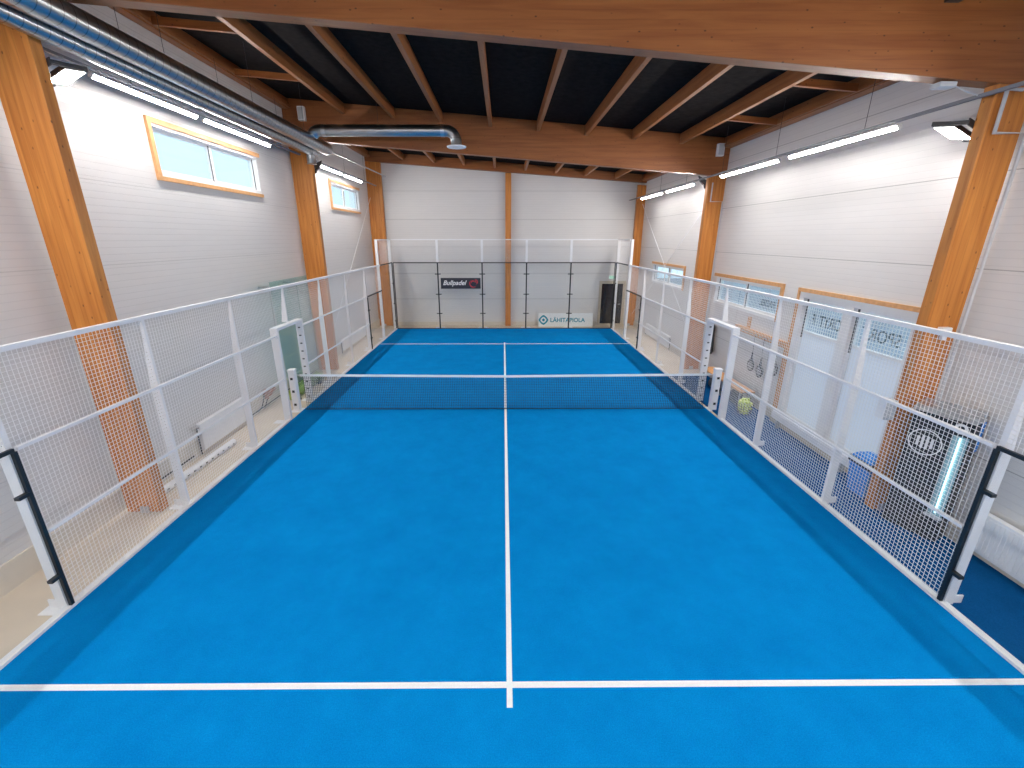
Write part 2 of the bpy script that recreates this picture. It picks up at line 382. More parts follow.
# end wall door
d = thing('door_2', 'dark glass door in a cream frame at the far right corner', None, ((dX[0]+dX[1])/2, YB-.02, 0)); d['kind'] = 'structure'
a, b = dX
m = MB().box(a-.07, a+.05, YB-.03, YB+.15, -.02, 2.10).box(b-.05, b+.07, YB-.03, YB+.15, -.02, 2.10).box(a+.05, b-.05, YB-.03, YB+.15, 1.97, 2.10).box(a+.05, b-.05, YB-.02, YB+.15, -.02, .05)
obj('door_frame', m, M_cream, d)
l = obj('door_leaf', MB().box(a+.05, b-.05, YB+.03, YB+.08, .05, 1.97), M_doorg, d, 'dark tinted door glass')
obj('door_handle', MB().tube([(b-.13, YB+.03, 1.0), (b-.13, YB-.03, 1.0), (b-.25, YB-.03, 1.0)], .012, 8), M_galv, l, 'steel lever handle')
obj('mullion', MB().box(5.28, 5.34, YB+.0, YB+.03, .05, 1.97), M_dark, l)
e = thing('exit_sign', 'small green lit exit sign above the dark end wall door', 'exit sign', (5.13, YB-.05, 2.18))
obj('housing', MB().box(4.97, 5.29, YB-.06, YB-.002, 2.19, 2.36), M_white, e)
obj('sign_face', MB().box(4.985, 5.275, YB-.066, YB-.0605, 2.205, 2.345), M_exit, e, 'glowing green face')

# ------------------------------------------------------------------ timber frame
COLS = [(5.81, 5.965, XL+.17, -5.36, 5.71, XR-.15), (13.41, 13.58, XL+.05, -5.42, 5.81, XR), (20.74, 20.92, XL, -5.41, 5.93, XR)]
nm = ['nearest', 'middle', 'far corner']
for k, (ya, yb, l0, l1, r0, r1) in enumerate(COLS):
    zt = lambda x: botz(x) if k < 2 else pbot(x)-.16
    for sd, xa, xb in (('left', l0+.002, l1), ('right', r0, r1-.002)):
        t = thing('timber_column', '%s glued timber column standing against the %s wall' % (nm[k], sd), 'column', ((xa+xb)/2, ya, -.02), 'glued timber columns along the walls')
        xm = (xa+xb)/2
        obj('shaft', MB().prism([(xa, .0), (xb, .0), (xb, zt(xb)), (xa, zt(xa))], 1, ya, yb), WC, t, bevel=.006)
        s = xa+.22 if sd == 'left' else xb-.34
        obj('base_shoe', MB().box(xa+.03, xb-.03, ya+.02, yb-.02, -.02, .0).box(s, s+.12, ya-.03, ya, -.0, .10), M_galv, t, 'galvanised steel base shoe')
for k, (ya, yb) in enumerate(((5.8, 6.0), (13.4, 13.6))):
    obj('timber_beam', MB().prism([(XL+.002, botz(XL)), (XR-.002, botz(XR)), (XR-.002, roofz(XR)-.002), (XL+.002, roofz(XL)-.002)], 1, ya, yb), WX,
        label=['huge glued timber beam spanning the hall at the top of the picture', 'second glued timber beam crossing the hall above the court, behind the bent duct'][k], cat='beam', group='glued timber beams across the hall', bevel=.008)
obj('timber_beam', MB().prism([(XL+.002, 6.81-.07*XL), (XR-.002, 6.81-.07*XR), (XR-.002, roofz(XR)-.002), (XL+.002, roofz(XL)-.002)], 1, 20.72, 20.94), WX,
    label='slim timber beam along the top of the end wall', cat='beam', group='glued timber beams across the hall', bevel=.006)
obj('timber_post', MB().box(.05, .31, 20.76, 20.94, -.02, 6.775), WC, label='slim timber post in the middle of the end wall', cat='post', bevel=.005)
PX = [-4.39, -3.04, -1.74, -.40, .92, 2.25, 3.56, 4.90]
for bay, (ya, yb, bn) in enumerate(((6.0, 13.4, 'front roof bay'), (13.6, 20.72, 'rear roof bay'))):
    for i, x in enumerate(PX):
        o = obj('roof_purlin', MB().prism([(x-.045, pbot(x)), (x+.045, pbot(x)), (x+.045, roofz(x)-.002), (x-.045, roofz(x)-.002)], 1, ya+.002, yb-.002), WY,
            label='%s timber purlin from the left under the black ceiling of the %s' % (ORD[i], bn), cat='purlin', group='roof purlins of the '+bn)
        if bay == 1: pass
    for sd, x, nx in (('left', XL+.10, PX[0]), ('right', XR-.10, PX[-1])):
        e = thing('edge_purlin', 'timber edge purlin along the top of the %s wall in the %s' % (sd, bn), 'purlin', (x, ya, pbot(x)), 'edge purlins along the walls')
        w0 = x-.09; w1 = x+.09
        obj('timber', MB().prism([(w0, pbot(w0)), (w1, pbot(w1)), (w1, roofz(w1)-.002), (w0, roofz(w0)-.002)], 1, ya+.002, yb-.002), WY, e)
        s = 1 if sd == 'left' else -1; c = x+s*.12
        obj('ledger_strip', MB().box(c-.025, c+.025, ya+.004, yb-.004, pbot(x)+.02, pbot(x)+.08), WY, e)
        for j, yy in enumerate(((8.6, 10.9) if bay == 0 else (15.9, 18.3))):
            xa, xb = (w1+.001, nx-.046) if sd == 'left' else (nx+.046, w0-.001)
            obj('roof_nogging', MB().prism([(xa+.052*(sd == 'left'), pbot(xa)+.01), (xb-.052*(sd != 'left'), pbot(xb)+.01), (xb-.052*(sd != 'left'), pbot(xb)+.13), (xa+.052*(sd == 'left'), pbot(xa)+.13)], 1, yy-.03, yy+.03), WX,
                label='%s short timber nogging between purlin and %s wall in the %s' % (['nearer', 'farther'][j], sd, bn), cat='nogging', group='short cross pieces at the roof edges')
o = obj('roof_purlin', MB().prism([(4.85, pbot(4.9)), (4.95, pbot(4.9)), (4.95, roofz(4.9)-.002), (4.85, roofz(4.9)-.002)], 1, YN, 5.798), WY,
    label='timber purlin end meeting the nearest big beam at the top right of the picture', cat='purlin')
tag(obj('joist_hanger', MB().box(4.82, 4.848, 5.70, 5.797, pbot(4.9)-.01, pbot(4.9)+.2).box(4.952, 4.98, 5.70, 5.797, pbot(4.9)-.01, pbot(4.9)+.2).box(4.82, 4.98, 5.70, 5.797, pbot(4.9)-.014, pbot(4.9)-.004), M_dark, o), 'dark steel joist hanger')

# thin brace rods in front of the side walls
def rod(a, b, label, r=.012):
    o = obj('brace_rod', MB().tube([a, b], .008, 8), M_white, label=label, cat='brace rod', group='thin steel wind braces')
rod((XL+.12, 20.7, 5.75), (XL+.12, 13.7, .1), 'thin diagonal steel rod on the left wall in the rear bay')
rod((XR-.12, 20.7, 5.5), (XR-.12, 13.7, .6), 'thin diagonal steel rod on the right wall rising to the far corner')
rod((XR-.05, 13.9, 5.3), (XR-.15, 20.7, .6), 'thin diagonal steel rod on the right wall rising to the middle column')

# ------------------------------------------------------------------ court
C = thing('court_turf', 'bright blue artificial turf court with white painted lines', 'court', (0, 10, -.02))
obj('playing_surface', MB().box(-5.0, 5.0, YN+.02, 20.0, -.02, 0), M_turf, C)
for r in ((-5.0, 5.0, 3.02, 3.08), (-5.0, 5.0, 16.92, 16.98)): obj('service_line', MB().box(*r, .0005, .003), M_line, C, 'white service line')
obj('centre_line', MB().box(-.027, .027, 2.84, 3.0195, .0005, .003).box(-.027, .027, 3.0805, 16.9195, .0005, .003).box(-.027, .027, 16.9805, 17.16, .0005, .003), M_line, C, 'white centre line')
obj('walkway_turf', MB().box(5.10, XR-.04, YN, 12.9, -.02, -.004), M_turf2, label='dark blue turf walkway between the right fence and the wall', cat='turf')

# ------------------------------------------------------------------ cage
def grid(m, x, ya, yb, za, zb, p=.05, r=.0022):
    n = int(round((yb-ya)/p))
    for i in range(1, n): y = ya+(yb-ya)*i/n; m.wire((x, y, za), (x, y, zb), r)
    n = int(round((zb-za)/p))
    for i in range(1, n): z = za+(zb-za)*i/n; m.wire((x, ya, z), (x, yb, z), r)
    return m
HB = 5.03
def side_fence(sd):
    s = -1 if sd == 'left' else 1
    F = thing('side_fence', 'white wire mesh cage fence with glass ends along the %s side of the court' % sd, 'fence', (s*HB, 10, 0), 'side fences of the court')
    def bx(m, a, b, *r): return m.box(min(s*a, s*b), max(s*a, s*b), *r)     # a, b measured outward from court centre
    # floor sill and rails
    m = MB(); bx(m, 5.004, 5.09, 2, 9.35, -.02, .03); bx(m, 5.004, 5.09, 10.65, 20.0, -.02, .03); obj('base_rail', m, M_white, F)
    m = MB(); bx(m, 5.0, 5.07, 2.0, 17.95, 2.975, 3.03); obj('top_rail', m, M_white, F)
    m = MB(); bx(m, 5.012, 5.052, 4.04, 9.37, 1.98, 2.015); bx(m, 5.012, 5.052, 10.63, 15.96, 1.98, 2.015); obj('middle_rail', m, M_white, F)
    m = MB(); bx(m, 5.014, 5.046, 4.04, 9.37, .985, 1.015); bx(m, 5.014, 5.046, 10.63, 15.96, .985, 1.015); obj('lower_rail', m, M_white, F)
    m = MB(); bx(m, 5.012, 5.052, 18.05, 20.0, 3.96, 4.0); obj('top_rail', m, M_white, F, 'short high rail at the far corner')
    # posts
    def post(y, z1=3.0, w=.055, z0=-.02, dep=.11):
        prof = [(5.053, z0), (5.053+dep, z0), (5.053+dep, z1-1.0), (5.075, z1-.02), (5.053, z1-.02)] if z0 < 1 else [(5.053, z0), (5.053+dep, z0), (5.075, z1-.02), (5.053, z1-.02)]
        pr = [(s*a, b) for a, b in prof]
        if s < 0: pr = pr[::-1]
        o = obj('post', MB().prism(pr, 1, y-w/2, y+w/2), M_white, F)
        if z0 < 1:
            q = MB(); bx(q, 5.07, 5.32, y-.11, y+.11, -.02, -.006); bx(q, 5.15, 5.28, y-.008, y+.008, -.006, .10)
            obj('foot_plate', q, M_white, o, 'white bolted foot plate')
        return o
    for y in (4, 6, 8, 12, 16): post(y)
    post(14, w=.03, dep=.07)
    post(10, z0=2.20, dep=.13)
    post(2)
    for y in (18,):
        q = MB(); bx(q, 5.053, 5.15, y-.05, y+.05, -.02, 4.0); o = obj('corner_post', q, M_white, F)
        k = MB(); bx(k, 5.07, 5.3, y-.11, y+.11, -.02, -.006); obj('foot_plate', k, M_white, o)
    q = MB(); bx(q, 5.053, 5.15, 19.96, 20.06, -.02, 4.0); obj('corner_post', q, M_white, F)
    # mesh
    for ya, yb in ((4.0, 6.0), (6.0, 8.0), (8.0, 9.37), (10.63, 12.0), (12.0, 14.0), (14.0, 16.0)):
        obj('mesh_panel', grid(MB(), s*HB, ya, yb, .035, 2.975), M_wire, F)
    obj('mesh_panel', grid(MB(), s*HB, 9.37, 10.63, 2.18, 2.975), M_wire, F)
    obj('mesh_panel', grid(MB(), s*HB, 2.0, 4.0, 2.03, 2.975), M_wire, F)
    obj('mesh_panel', grid(MB(), s*HB, 16.0, 18.0, 2.03, 2.975), M_wire, F)
    obj('mesh_panel', grid(MB(), s*HB, 18.05, 20.0, 3.03, 3.96), M_wire, F)
    # glass
    def glass(ya, yb, zt, edge):
        q = MB(); bx(q, 5.016, 5.028, ya+.02, yb-.02, .045, zt-.02); g = obj('glass_panel', q, M_glass, F)
        q = MB(); w = .02
        bx(q, 5.006, 5.040, ya, yb, zt-.02, zt+.02)
        if edge in ('lo', 'both'): bx(q, 5.006, 5.040, ya-w, ya+w, .035, zt-.02)
        if edge in ('hi', 'both'): bx(q, 5.006, 5.040, yb-w, yb+w, .035, zt-.02)
        obj('edge_gasket', q, M_blk, g, 'black edge gasket')
        for z in ((.45, 1.5) if zt < 2.5 else (.4, 1.2, 2.1)):
            for e in ((ya, 1) if edge == 'lo' else (yb, -1),) if edge != 'both' else ((ya, 1), (yb, -1)):
                q = MB(); y = e[0]; bx(q, 5.0, 5.055, min(y-.01, y+e[1]*.12), max(y+.01, y+e[1]*.12), z-.018, z+.018)
                obj('clamp', q, M_blk, g, 'black glass clamp')
    glass(2.02, 4.0, 2.0, 'hi'); glass(16.0, 17.98, 2.0, 'lo'); glass(18.02, 19.96, 3.0, 'hi')
    # doorway portal
    P = MB(); bx(P, 5.005, 5.165, 9.37, 9.43, -.02, 2.10); bx(P, 5.005, 5.165, 10.57, 10.63, -.02, 2.10); bx(P, 5.005, 5.165, 9.37, 10.63, 2.10, 2.16)
    p = obj('doorway_frame', P, M_white, F, 'white steel doorway frame beside the net')
    for z in [.15+.2*i for i in range(10)]:
        q = MB(); bx(q, 5.06, 5.11, 10.560, 10.5695, z-.014, z+.014); obj('bolt_slot', q, M_dark, p, 'dark slot')
    q = MB(); bx(q, 5.06, 5.11, 9.431, 9.46, 2.03, 2.09); obj('hinge', q, M_dark, p)
    for y in (9.28, 10.72):
        q = MB(); bx(q, 5.07, 5.34, y-.08, y+.08, -.02, -.006); obj('foot_plate', q, M_white, p)
side_fence('left'); side_fence('right')

F = thing('end_fence', 'glass end wall of the court with white mesh along its top', 'fence', (0, 20.03, 0))
obj('top_rail', MB().box(-5.0, 5.0, 20.01, 20.05, 3.965, 4.005), M_white, F)
obj('base_rail', MB().box(-5.0, 5.0, 20.002, 20.05, -.02, .03), M_dark, F, 'dark base rail')
for x in (-3, -1, 1, 3):
    p = obj('post', MB().box(x-.05, x+.05, 20.055, 20.14, 3.0, 4.0).box(x-.018, x+.018, 20.055, 20.14, -.02, 3.0), M_white, F)
    k = MB().box(x-.26, x+.26, 20.06, 20.3, -.02, -.006).box(x-.2, x-.06, 20.06, 20.16, -.006, .06).box(x+.06, x+.2, 20.06, 20.16, -.006, .06)
    obj('foot_plate', k, M_white, p)
for a in (-5, -3, -1, 1, 3):
    g = obj('glass_panel', MB().box(a+.02, a+1.98, 20.024, 20.036, .04, 2.98), M_glass, F)
    obj('edge_gasket', MB().box(a, a+2.0, 20.012, 20.048, 2.975, 3.015).box(a+1.972, a+2.0, 20.005, 20.054, .03, 2.975).box(a+.0, a+.028, 20.005, 20.054, .03, 2.975), M_blk, g, 'black edge gasket')
    for z in (.72, 1.60, 2.5):
        for x in (a+.0, a+2.0):
            if abs(x) < 4.9: obj('clamp', MB().box(min(x, x+(.13 if x == a else -.13)), max(x, x+(.13 if x == a else -.13)), 20.0, 20.0045, z-.02, z+.02), M_blk, g, 'black glass clamp')
    q = MB()
    n = 40
    for i in range(1, n): q.wire((a+2*i/n, 20.03, 3.02), (a+2*i/n, 20.03, 3.965))
    for i in range(1, 19): q.wire((a, 20.03, 3.02+.05*i), (a+2, 20.03, 3.02+.05*i))
    obj('mesh_panel', q, M_wire, F)

# ------------------------------------------------------------------ net
nt_ = thing('tennis_net', 'low dark net with a white top tape stretched across the blue court', 'net', (0, 10, 0))
def zn(x): return .88+.04*abs(x)/5
q = MB(); n = 220
for i in range(n+1):
    x = -4.9+9.8*i/n; q.wire((x, 10, .012), (x, 10, zn(x)-.05), .003)
for j in range(20):
    z = .012+j*.042
    for a, b in ((-4.9, 0), (0, 4.9)): q.wire((a, 10, z*(1 if j == 0 else zn(a)/.88)), (b, 10, z*(1 if j == 0 else zn(b)/.88)), .003)
obj('netting', q, M_net, nt_)
q = MB()
for a, b in ((-4.97, 0), (0, 4.97)):
    q.hexa([(a, 9.994, zn(a)-.055), (b, 9.994, zn(b)-.055), (b, 10.006, zn(b)-.055), (a, 10.006, zn(a)-.055), (a, 9.994, zn(a)), (b, 9.994, zn(b)), (b, 10.006, zn(b)), (a, 10.006, zn(a))])
obj('top_tape', q, M_line, nt_, 'white top tape')
obj('bottom_cord', MB().tube([(-4.95, 10, .016), (4.95, 10, .016)], .011, 6), M_blk, nt_, 'dark bottom cord')
obj('net_cord', MB().tube([(-5.07, 10, .90), (-4.96, 10, .895)], .008, 6).tube([(4.96, 10, .895), (5.07, 10, .90)], .008, 6), M_white, nt_)
for sd, s in (('left', -1), ('right', 1)):
    p = thing('net_post', 'short white net post with dark slots in the %s doorway' % sd, 'net post', (s*5.15, 10, -.02), 'net posts in the doorways')
    xa, xb = sorted((s*5.07, s*5.22))
    obj('column', MB().box(xa, xb, 9.93, 10.07, -.008, 1.0), M_white, p, bevel=.006)
    obj('cap', MB().box(xa-.008, xb+.008, 9.922, 10.078, 1.0, 1.045), M_white, p, bevel=.006)
    obj('foot_plate', MB().box(xa-.05, xb+.05, 9.86, 10.14, -.02, -.008), M_white, p)
    xm = (xa+xb)/2
    for z in (.16, .50, .82): obj('slot', MB().box(xm-.028, xm+.028, 9.918, 9.929, z-.028, z+.028), M_dark, p, 'dark slot')

# ------------------------------------------------------------------ LED battens, trays and floodlights
def batten(x, z, ya, yb, label):
    t = thing('linear_lamp', label, 'ceiling light', (x, (ya+yb)/2, z), 'linear lamps hanging along the side walls')
    s = 1 if x < 0 else -1; ca, sa = math.cos(LAMP_TILT), math.sin(LAMP_TILT)      # tipped towards the court
    def rt(pl): return [(x+u*ca-(w-.03)*sa*s, z+.03+u*sa*s+(w-.03)*ca) for u, w in pl]
    obj('housing', MB().prism(rt([(-.033, .012), (.033, .012), (.024, .05), (-.024, .05)]), 1, ya, yb), M_grey, t)
    obj('diffuser', MB().prism(rt([(-.026, .0), (.026, .0), (.027, .0115), (-.027, .0115)]), 1, ya+.01, yb-.01), M_led, t, 'glowing white diffuser')
    for a, b in ((ya-.02, ya-.0005), (yb+.0005, yb+.02)): obj('end_cap', MB().prism(rt([(-.033, 0), (.033, 0), (.033, .052), (-.033, .052)]), 1, a, b), M_grey, t)
    return t
Z1, Z2 = 6.13, 5.54
for (a, b, l) in ((6.9, 9.0, 'glowing linear lamp beside the nearest left column'), (9.2, 11.6, 'glowing linear lamp above the nearest left window'),
                  (14.2, 16.4, 'glowing linear lamp beyond the middle left column, nearer of its pair'), (16.65, 18.6, 'glowing linear lamp above the far left window'),
                  (2.0, 4.4, 'linear lamp on the left wall before the nearest left column')):
    batten(-5.65, Z1, a, b, l)
for (a, b, l) in ((6.95, 9.4, 'glowing linear lamp near the nearest right column'), (9.75, 12.2, 'glowing linear lamp on the right, just before the middle column'),
                  (13.85, 16.1, 'glowing linear lamp beyond the middle right column, nearer of its pair'), (16.5, 18.9, 'glowing linear lamp by the far right corner'),
                  (2.0, 4.4, 'linear lamp on the right wall before the nearest right column')):
    batten(5.60, Z2, a, b, l)
def fill_batten(y, z, xa, xb, label):  # unseen lamp added behind the camera to brighten the column fronts
    t = thing('linear_lamp', label, 'ceiling light', ((xa+xb)/2, y, z), 'linear fill lamps added out of view behind the camera')
    ca, sa = math.cos(.45), math.sin(.45)
    def rt(pl): return [(y+u*ca-w*sa, z+u*sa+w*ca) for u, w in pl]
    obj('housing', MB().prism(rt([(-.033, .012), (.033, .012), (.024, .05), (-.024, .05)]), 0, xa, xb), M_grey, t)
    obj('diffuser', MB().prism(rt([(-.026, .0), (.026, .0), (.027, .0115), (-.027, .0115)]), 0, xa+.01, xb-.01), M_led, t, 'glowing white diffuser')
    obj('bracket', MB().box((xa+xb)/2-.03, (xa+xb)/2+.03, YN+.001, y-.045, z+.0, z+.04), M_grey, t)
for k, x in enumerate((-4.0, 0, 4.0)):
    fill_batten(YN+.14, 5.3, x-1.6, x+1.6, ['left', 'middle', 'right'][k]+' one of the three unseen linear fill lamps added on the wall behind the camera')
M_tray = plain('dull grey tray steel', (.22, .22, .235), .6)
def tray(x, z, label, ya, yb, top):
    t = thing('cable_tray', label, 'cable tray', (x, (ya+yb)/2, z))
    obj('channel', MB().box(x-.03, x+.03, ya, yb, z, z+.006).box(x-.03, x-.025, ya, yb, z+.006, z+.035).box(x+.025, x+.03, ya, yb, z+.006, z+.035), M_tray, t)
    y = 7.6
    while y < yb:
        if not (13.3 < y < 13.7): obj('hanger_wire', MB().tube([(x, y, z+.008), (x, y, top)], .004, 6), M_dark, t, 'thin dark hanger wire')
        y += 2.3
tray(-5.65, Z1+.092, 'slim steel cable tray above the left linear lamps', 6.05, 13.25, 7.37)
tray(-5.65, Z1+.092, 'slim steel cable tray above the far left linear lamps', 13.65, 20.7, 7.37)
tray(5.60, Z2+.092, 'long slim steel cable tray above the right linear lamps', YN+.1, 20.7, 6.73)
def flood(x, z, y, s, label, pitch=.2):
    t = thing('floodlight', label, 'floodlight', (x, y, z), 'floodlights on the columns')
    # s=+1: on the left side, aimed towards +x; body hangs on a bracket bolted to the column side
    tilt = .5
    def P(u, v, w, z=z-.06):      # u across (x), v along y, w up
        return (x+s*u, y+(v if v < .03 else v+.10), z+w+u*tilt+v*pitch)
    def slab(u0, u1, v0, v1, w0, w1):
        p = [P(u0, v0, w0), P(u1, v0, w0), P(u1, v1, w0), P(u0, v1, w0), P(u0, v0, w1), P(u1, v0, w1), P(u1, v1, w1), P(u0, v1, w1)]
        return MB().hexa(p if s > 0 else [p[i] for i in (1, 0, 3, 2, 5, 4, 7, 6)])
    b = obj('body', slab(-.16, .16, .12, .46, 0, .06), M_dark, t, bevel=.012)
    obj('lamp_face', slab(-.13, .13, .15, .43, -.006, -.0005), M_flood, t, 'glowing white face')
    m = slab(-.19, -.165, .02, .30, -.01, .03); k = slab(.165, .19, .02, .30, -.01, .03); n = len(m.v)
    m.v += k.v; m.f += [tuple(i+n for i in f) for f in k.f]
    k = slab(-.19, .19, .001, .02, -.03, .05); n = len(m.v); m.v += k.v; m.f += [tuple(i+n for i in f) for f in k.f]
    obj('bracket', m, M_dark, t)
flood(-5.52, 5.97, 5.966, 1, 'bright floodlight on the nearest left column, at the top left of the picture')
flood(5.84, 5.36, 5.966, -1, 'dark bodied floodlight on the nearest right column')
for sd, x, z, s_ in (('left', -5.3, 5.9, 1), ('right', 5.3, 5.3, -1)): flood(x, z, YN+.001, s_, 'unseen fill floodlight added on the %s of the wall behind the camera' % sd)  # unseen pair added behind the camera as extra frontal light
flood(-5.56, 5.82, 13.581, 1, 'floodlight on the middle left column', .75)
flood(5.96, 5.42, 13.581, -1, 'floodlight on the middle right column', .75)

# ------------------------------------------------------------------ ducts
def duct(name, pts, r, label, seg=28, mat=None):
    return obj(name, MB().tube(pts, r, seg), mat or M_duct, label=label, cat='duct', smooth=True)
def along_y(name, x, z, r, ya, yb, label):
    """straight spiral duct, mesh built along local z so its seams run round it"""
    t = thing(name, label, 'duct', (x, (ya+yb)/2, z))
    m = MB().tube([(0, 0, 0), (0, 0, yb-ya)], r, 32); me = bpy.data.meshes.new('duct_pipe'); me.from_pydata(m.v, [], m.f); me.materials.append(M_duct)
    for p in me.polygons: p.use_smooth = True
    me.set_sharp_from_angle(angle=math.radians(40))
    o = bpy.data.objects.new('duct_pipe', me); COL.objects.link(o); o.parent = t; o.location = (0, ya-(ya+yb)/2, 0); o.rotation_euler = (-PI/2, 0, 0)
    WL[o.name] = Vector((x, ya, z))
    return t
D1 = along_y('ventilation_duct', -4.93, 6.40, .155, YN+.02, 13.38, 'larger spiral ventilation duct running along the left wall')
obj('end_cap', MB().tube([(-4.93, 13.3805, 6.40), (-4.93, 13.395, 6.40)], .155, 28), M_galv, D1)
k = 0
for y in (1.2, 7.4, 9.7, 12.0):
    obj('hanger_wire', MB().tube([(-4.93, y, 6.54), (-4.93, y, roofz(-4.93))], .004, 6), M_dark, D1, 'thin dark hanger wire')
D2 = along_y('ventilation_duct', -5.215, 6.275, .115, YN+.02, 12.85, 'smaller spiral duct under the larger one along the left wall')
obj('end_box', MB().tube([(-5.215, 12.8505, 6.285), (-5.215, 13.0, 6.285)], .13, 24), M_galv, D2, 'galvanised end box')
obj('outlet_bell', MB().tube([(-5.215, 12.92, 6.17), (-5.215, 12.92, 5.98), (-5.215, 12.92, 5.95)], [.11, .11, .125], 20), M_galv, D2, 'downward outlet', smooth=True)
obj('reducer', MB().tube([(-5.215, 13.0005, 6.285), (-5.215, 13.2, 6.285), (-5.215, 13.35, 6.285)], [.085, .085, .08], 20), M_galv, D2, smooth=True)
obj('steel_pipe', MB().tube([(-5.2, 13.605, 6.50), (-5.2, 20.715, 6.62)], .022, 10), M_galv, label='thin steel pipe running from the duct end to the far corner', cat='pipe')
pts = []
yy, zz, r = 12.35, 6.64, .135
B = thing('bent_duct', 'bent round duct crossing in front of the second beam', 'duct', (-3.1, yy, zz))
pts = [(-4.68-.25*math.cos(a), yy, zz-.0+(.0)-.0+(-.0)+(-.25+.25*math.sin(a))) for a in [i*PI/12 for i in range(0, 7)]]
obj('duct_pipe', MB().tube(pts+[(-1.50, yy, zz)]+[(-1.50+.26*math.sin(a), yy, zz-.26+.26*math.cos(a)) for a in [i*PI/12 for i in range(1, 7)]]+[(-1.24, yy, zz-.32)], r, 28), M_duct, B, smooth=True)
for xc in (-4.57, -1.58): obj('coupling', MB().tube([(xc-.05, yy, zz), (xc+.05, yy, zz)], r+.008, 28), M_galv, B, smooth=True)
obj('valve_disc', MB().tube([(-1.24, yy, zz-.322), (-1.24, yy, zz-.36), (-1.24, yy, zz-.385)], [.12, .25, .24], 28), M_white, B, 'white round air valve', smooth=True)
obj('hanger_wire', MB().tube([(-3.2, yy, zz+r), (-3.2, yy, roofz(-3.2))], .004, 6), M_dark, B)

# small boxes on the beams, conduit, sensor
def wallbox(name, r, label, cat, mat=M_white):
    t = thing(name, label, cat, ((r[0]+r[1])/2, r[2], r[4]))
    obj('housing', MB().box(*r), mat, t, bevel=.008)
    obj('front_plate', MB().box(r[0]+.02, r[1]-.02, r[2]-.012, r[2]-.0005, r[4]+.03, r[5]-.03), M_grey, t)
wallbox('loudspeaker', (-5.58, -5.40, 13.27, 13.398, 7.08, 7.42), 'small white loudspeaker on the left end of the second beam', 'speaker')
wallbox('loudspeaker', (5.90, 6.08, 13.27, 13.398, 6.22, 6.54), 'small white loudspeaker on the right end of the second beam', 'speaker')
t = thing('junction_box', 'small pale junction box under the nearest beam by the right column', 'junction box', (5.15, 5.9, 5.7))
obj('housing', MB().box(5.05, 5.25, 5.83, 5.97, botz(5.15)-.07, botz(5.15)-.012), M_grey, t, bevel=.01)
obj('cable', MB().tube([(5.25, 5.9, botz(5.15)-.03), (5.45, 5.9, 5.70), (5.57, 5.88, 5.66)], .008, 6), M_grey, t)
obj('cable_conduit', MB().tube([(5.98, 5.775, 5.69), (5.80, 5.775, 5.69), (5.80, 5.775, 5.24), (6.18, 5.775, 5.24), (6.18, 5.79, .4)], .022, 8), M_grey, label='pale cable conduit bent down the nearest right column', cat='conduit')
obj('cable_conduit', MB().tube([(5.92, 13.37, 5.55), (5.92, 13.37, 5.05), (6.27, 13.37, 5.05), (6.27, 13.37, 1.0)], .018, 8), M_grey, label='pale cable conduit bent down the middle right column', cat='conduit')
t = thing('socket_box', 'small white box on the nearest right column behind the fence', 'socket', (5.9, 5.78, 3.0))
obj('housing', MB().box(5.86, 6.0, 5.72, 5.798, 2.80, 2.90).box(5.92, 5.97, 5.74, 5.798, 2.72, 2.80), M_white, t, bevel=.01)
t = thing('control_box', 'grey control box on the nearest right column beside the black machine', 'control box', (5.6, 5.9, 1.5))
obj('housing', MB().box(5.52, 5.678, 5.84, 6.0, 1.50, 1.80), M_grey, t, bevel=.01)
obj('lid', MB().box(5.508, 5.5195, 5.85, 5.99, 1.51, 1.79), M_white, t)

# ------------------------------------------------------------------ radiators
def radiator(x, s, ya, yb, z0, z1, label, pipe=True):
    t = thing('radiator', label, 'radiator', (x, (ya+yb)/2, -.02), 'white panel radiators on the side walls')
    a, b = sorted((x, x+s*.09))
    q = MB().box(a, b, ya, yb, z0, z1)
    obj('panel', q, M_white, t, bevel=.01)
    q = MB(); n = int((yb-ya)/.05); xf = x+s*.09
    for i in range(n):
        y = ya+(yb-ya)*(i+.5)/n; q.box(min(xf, xf+s*.01), max(xf, xf+s*.004), y-.014, y+.014, z0+.04, z1-.04)
    obj('fluting', q, M_white, t)
    q = MB(); w = x-s*.048
    for y in (ya+.15, yb-.15): q.box(min(w, x), max(w, x), y-.02, y+.02, z0+.1, z0+.16)
    obj('bracket', q, M_galv, t)
    if not pipe:
        for y in (ya+.2, yb-.2): obj('foot', MB().box(min(x, xf), max(x, xf), y-.02, y+.02, -.004, z0), M_galv, t)
    if pipe:
        obj('pipe', MB().tube([(x+s*.045, ya-.06, z1-.08), (x+s*.045, ya-.06, .02)], .016, 8).tube([(x+s*.045, ya, z1-.08), (x+s*.045, ya-.07, z1-.08)], .016, 8), M_dark, t, 'dark feed pipe')
        obj('pipe', MB().tube([(x+s*.045, yb+.06, z1-.08), (x+s*.045, yb+.06, .02)], .016, 8).tube([(x+s*.045, yb, z1-.08), (x+s*.045, yb+.07, z1-.08)], .016, 8), M_dark, t, 'dark feed pipe')
radiator(XL+.05, 1, 7.72, 9.25, .08, .62, 'white panel radiator on the left wall behind the near fence')
radiator(XL+.05, 1, 15.5, 18.2, .10, .50, 'white panel radiator on the left wall in the rear bay')
radiator(XR-.05, -1, 15.9, 18.6, .08, .52, 'white panel radiator on the right wall under the farther window')
radiator(XR-.05, -1, 2.6, 4.85, .10, .66, 'white panel radiator at the right edge of the picture, behind the near glass')
radiator(XR-.19, -1, 6.75, 9.05, .18, .36, 'low white convector heater in front of the glazed doors', pipe=False)
t = thing('wall_pipe', 'dark heating pipe running low along the left wall', 'pipe', (XL+.06, 12, .1))
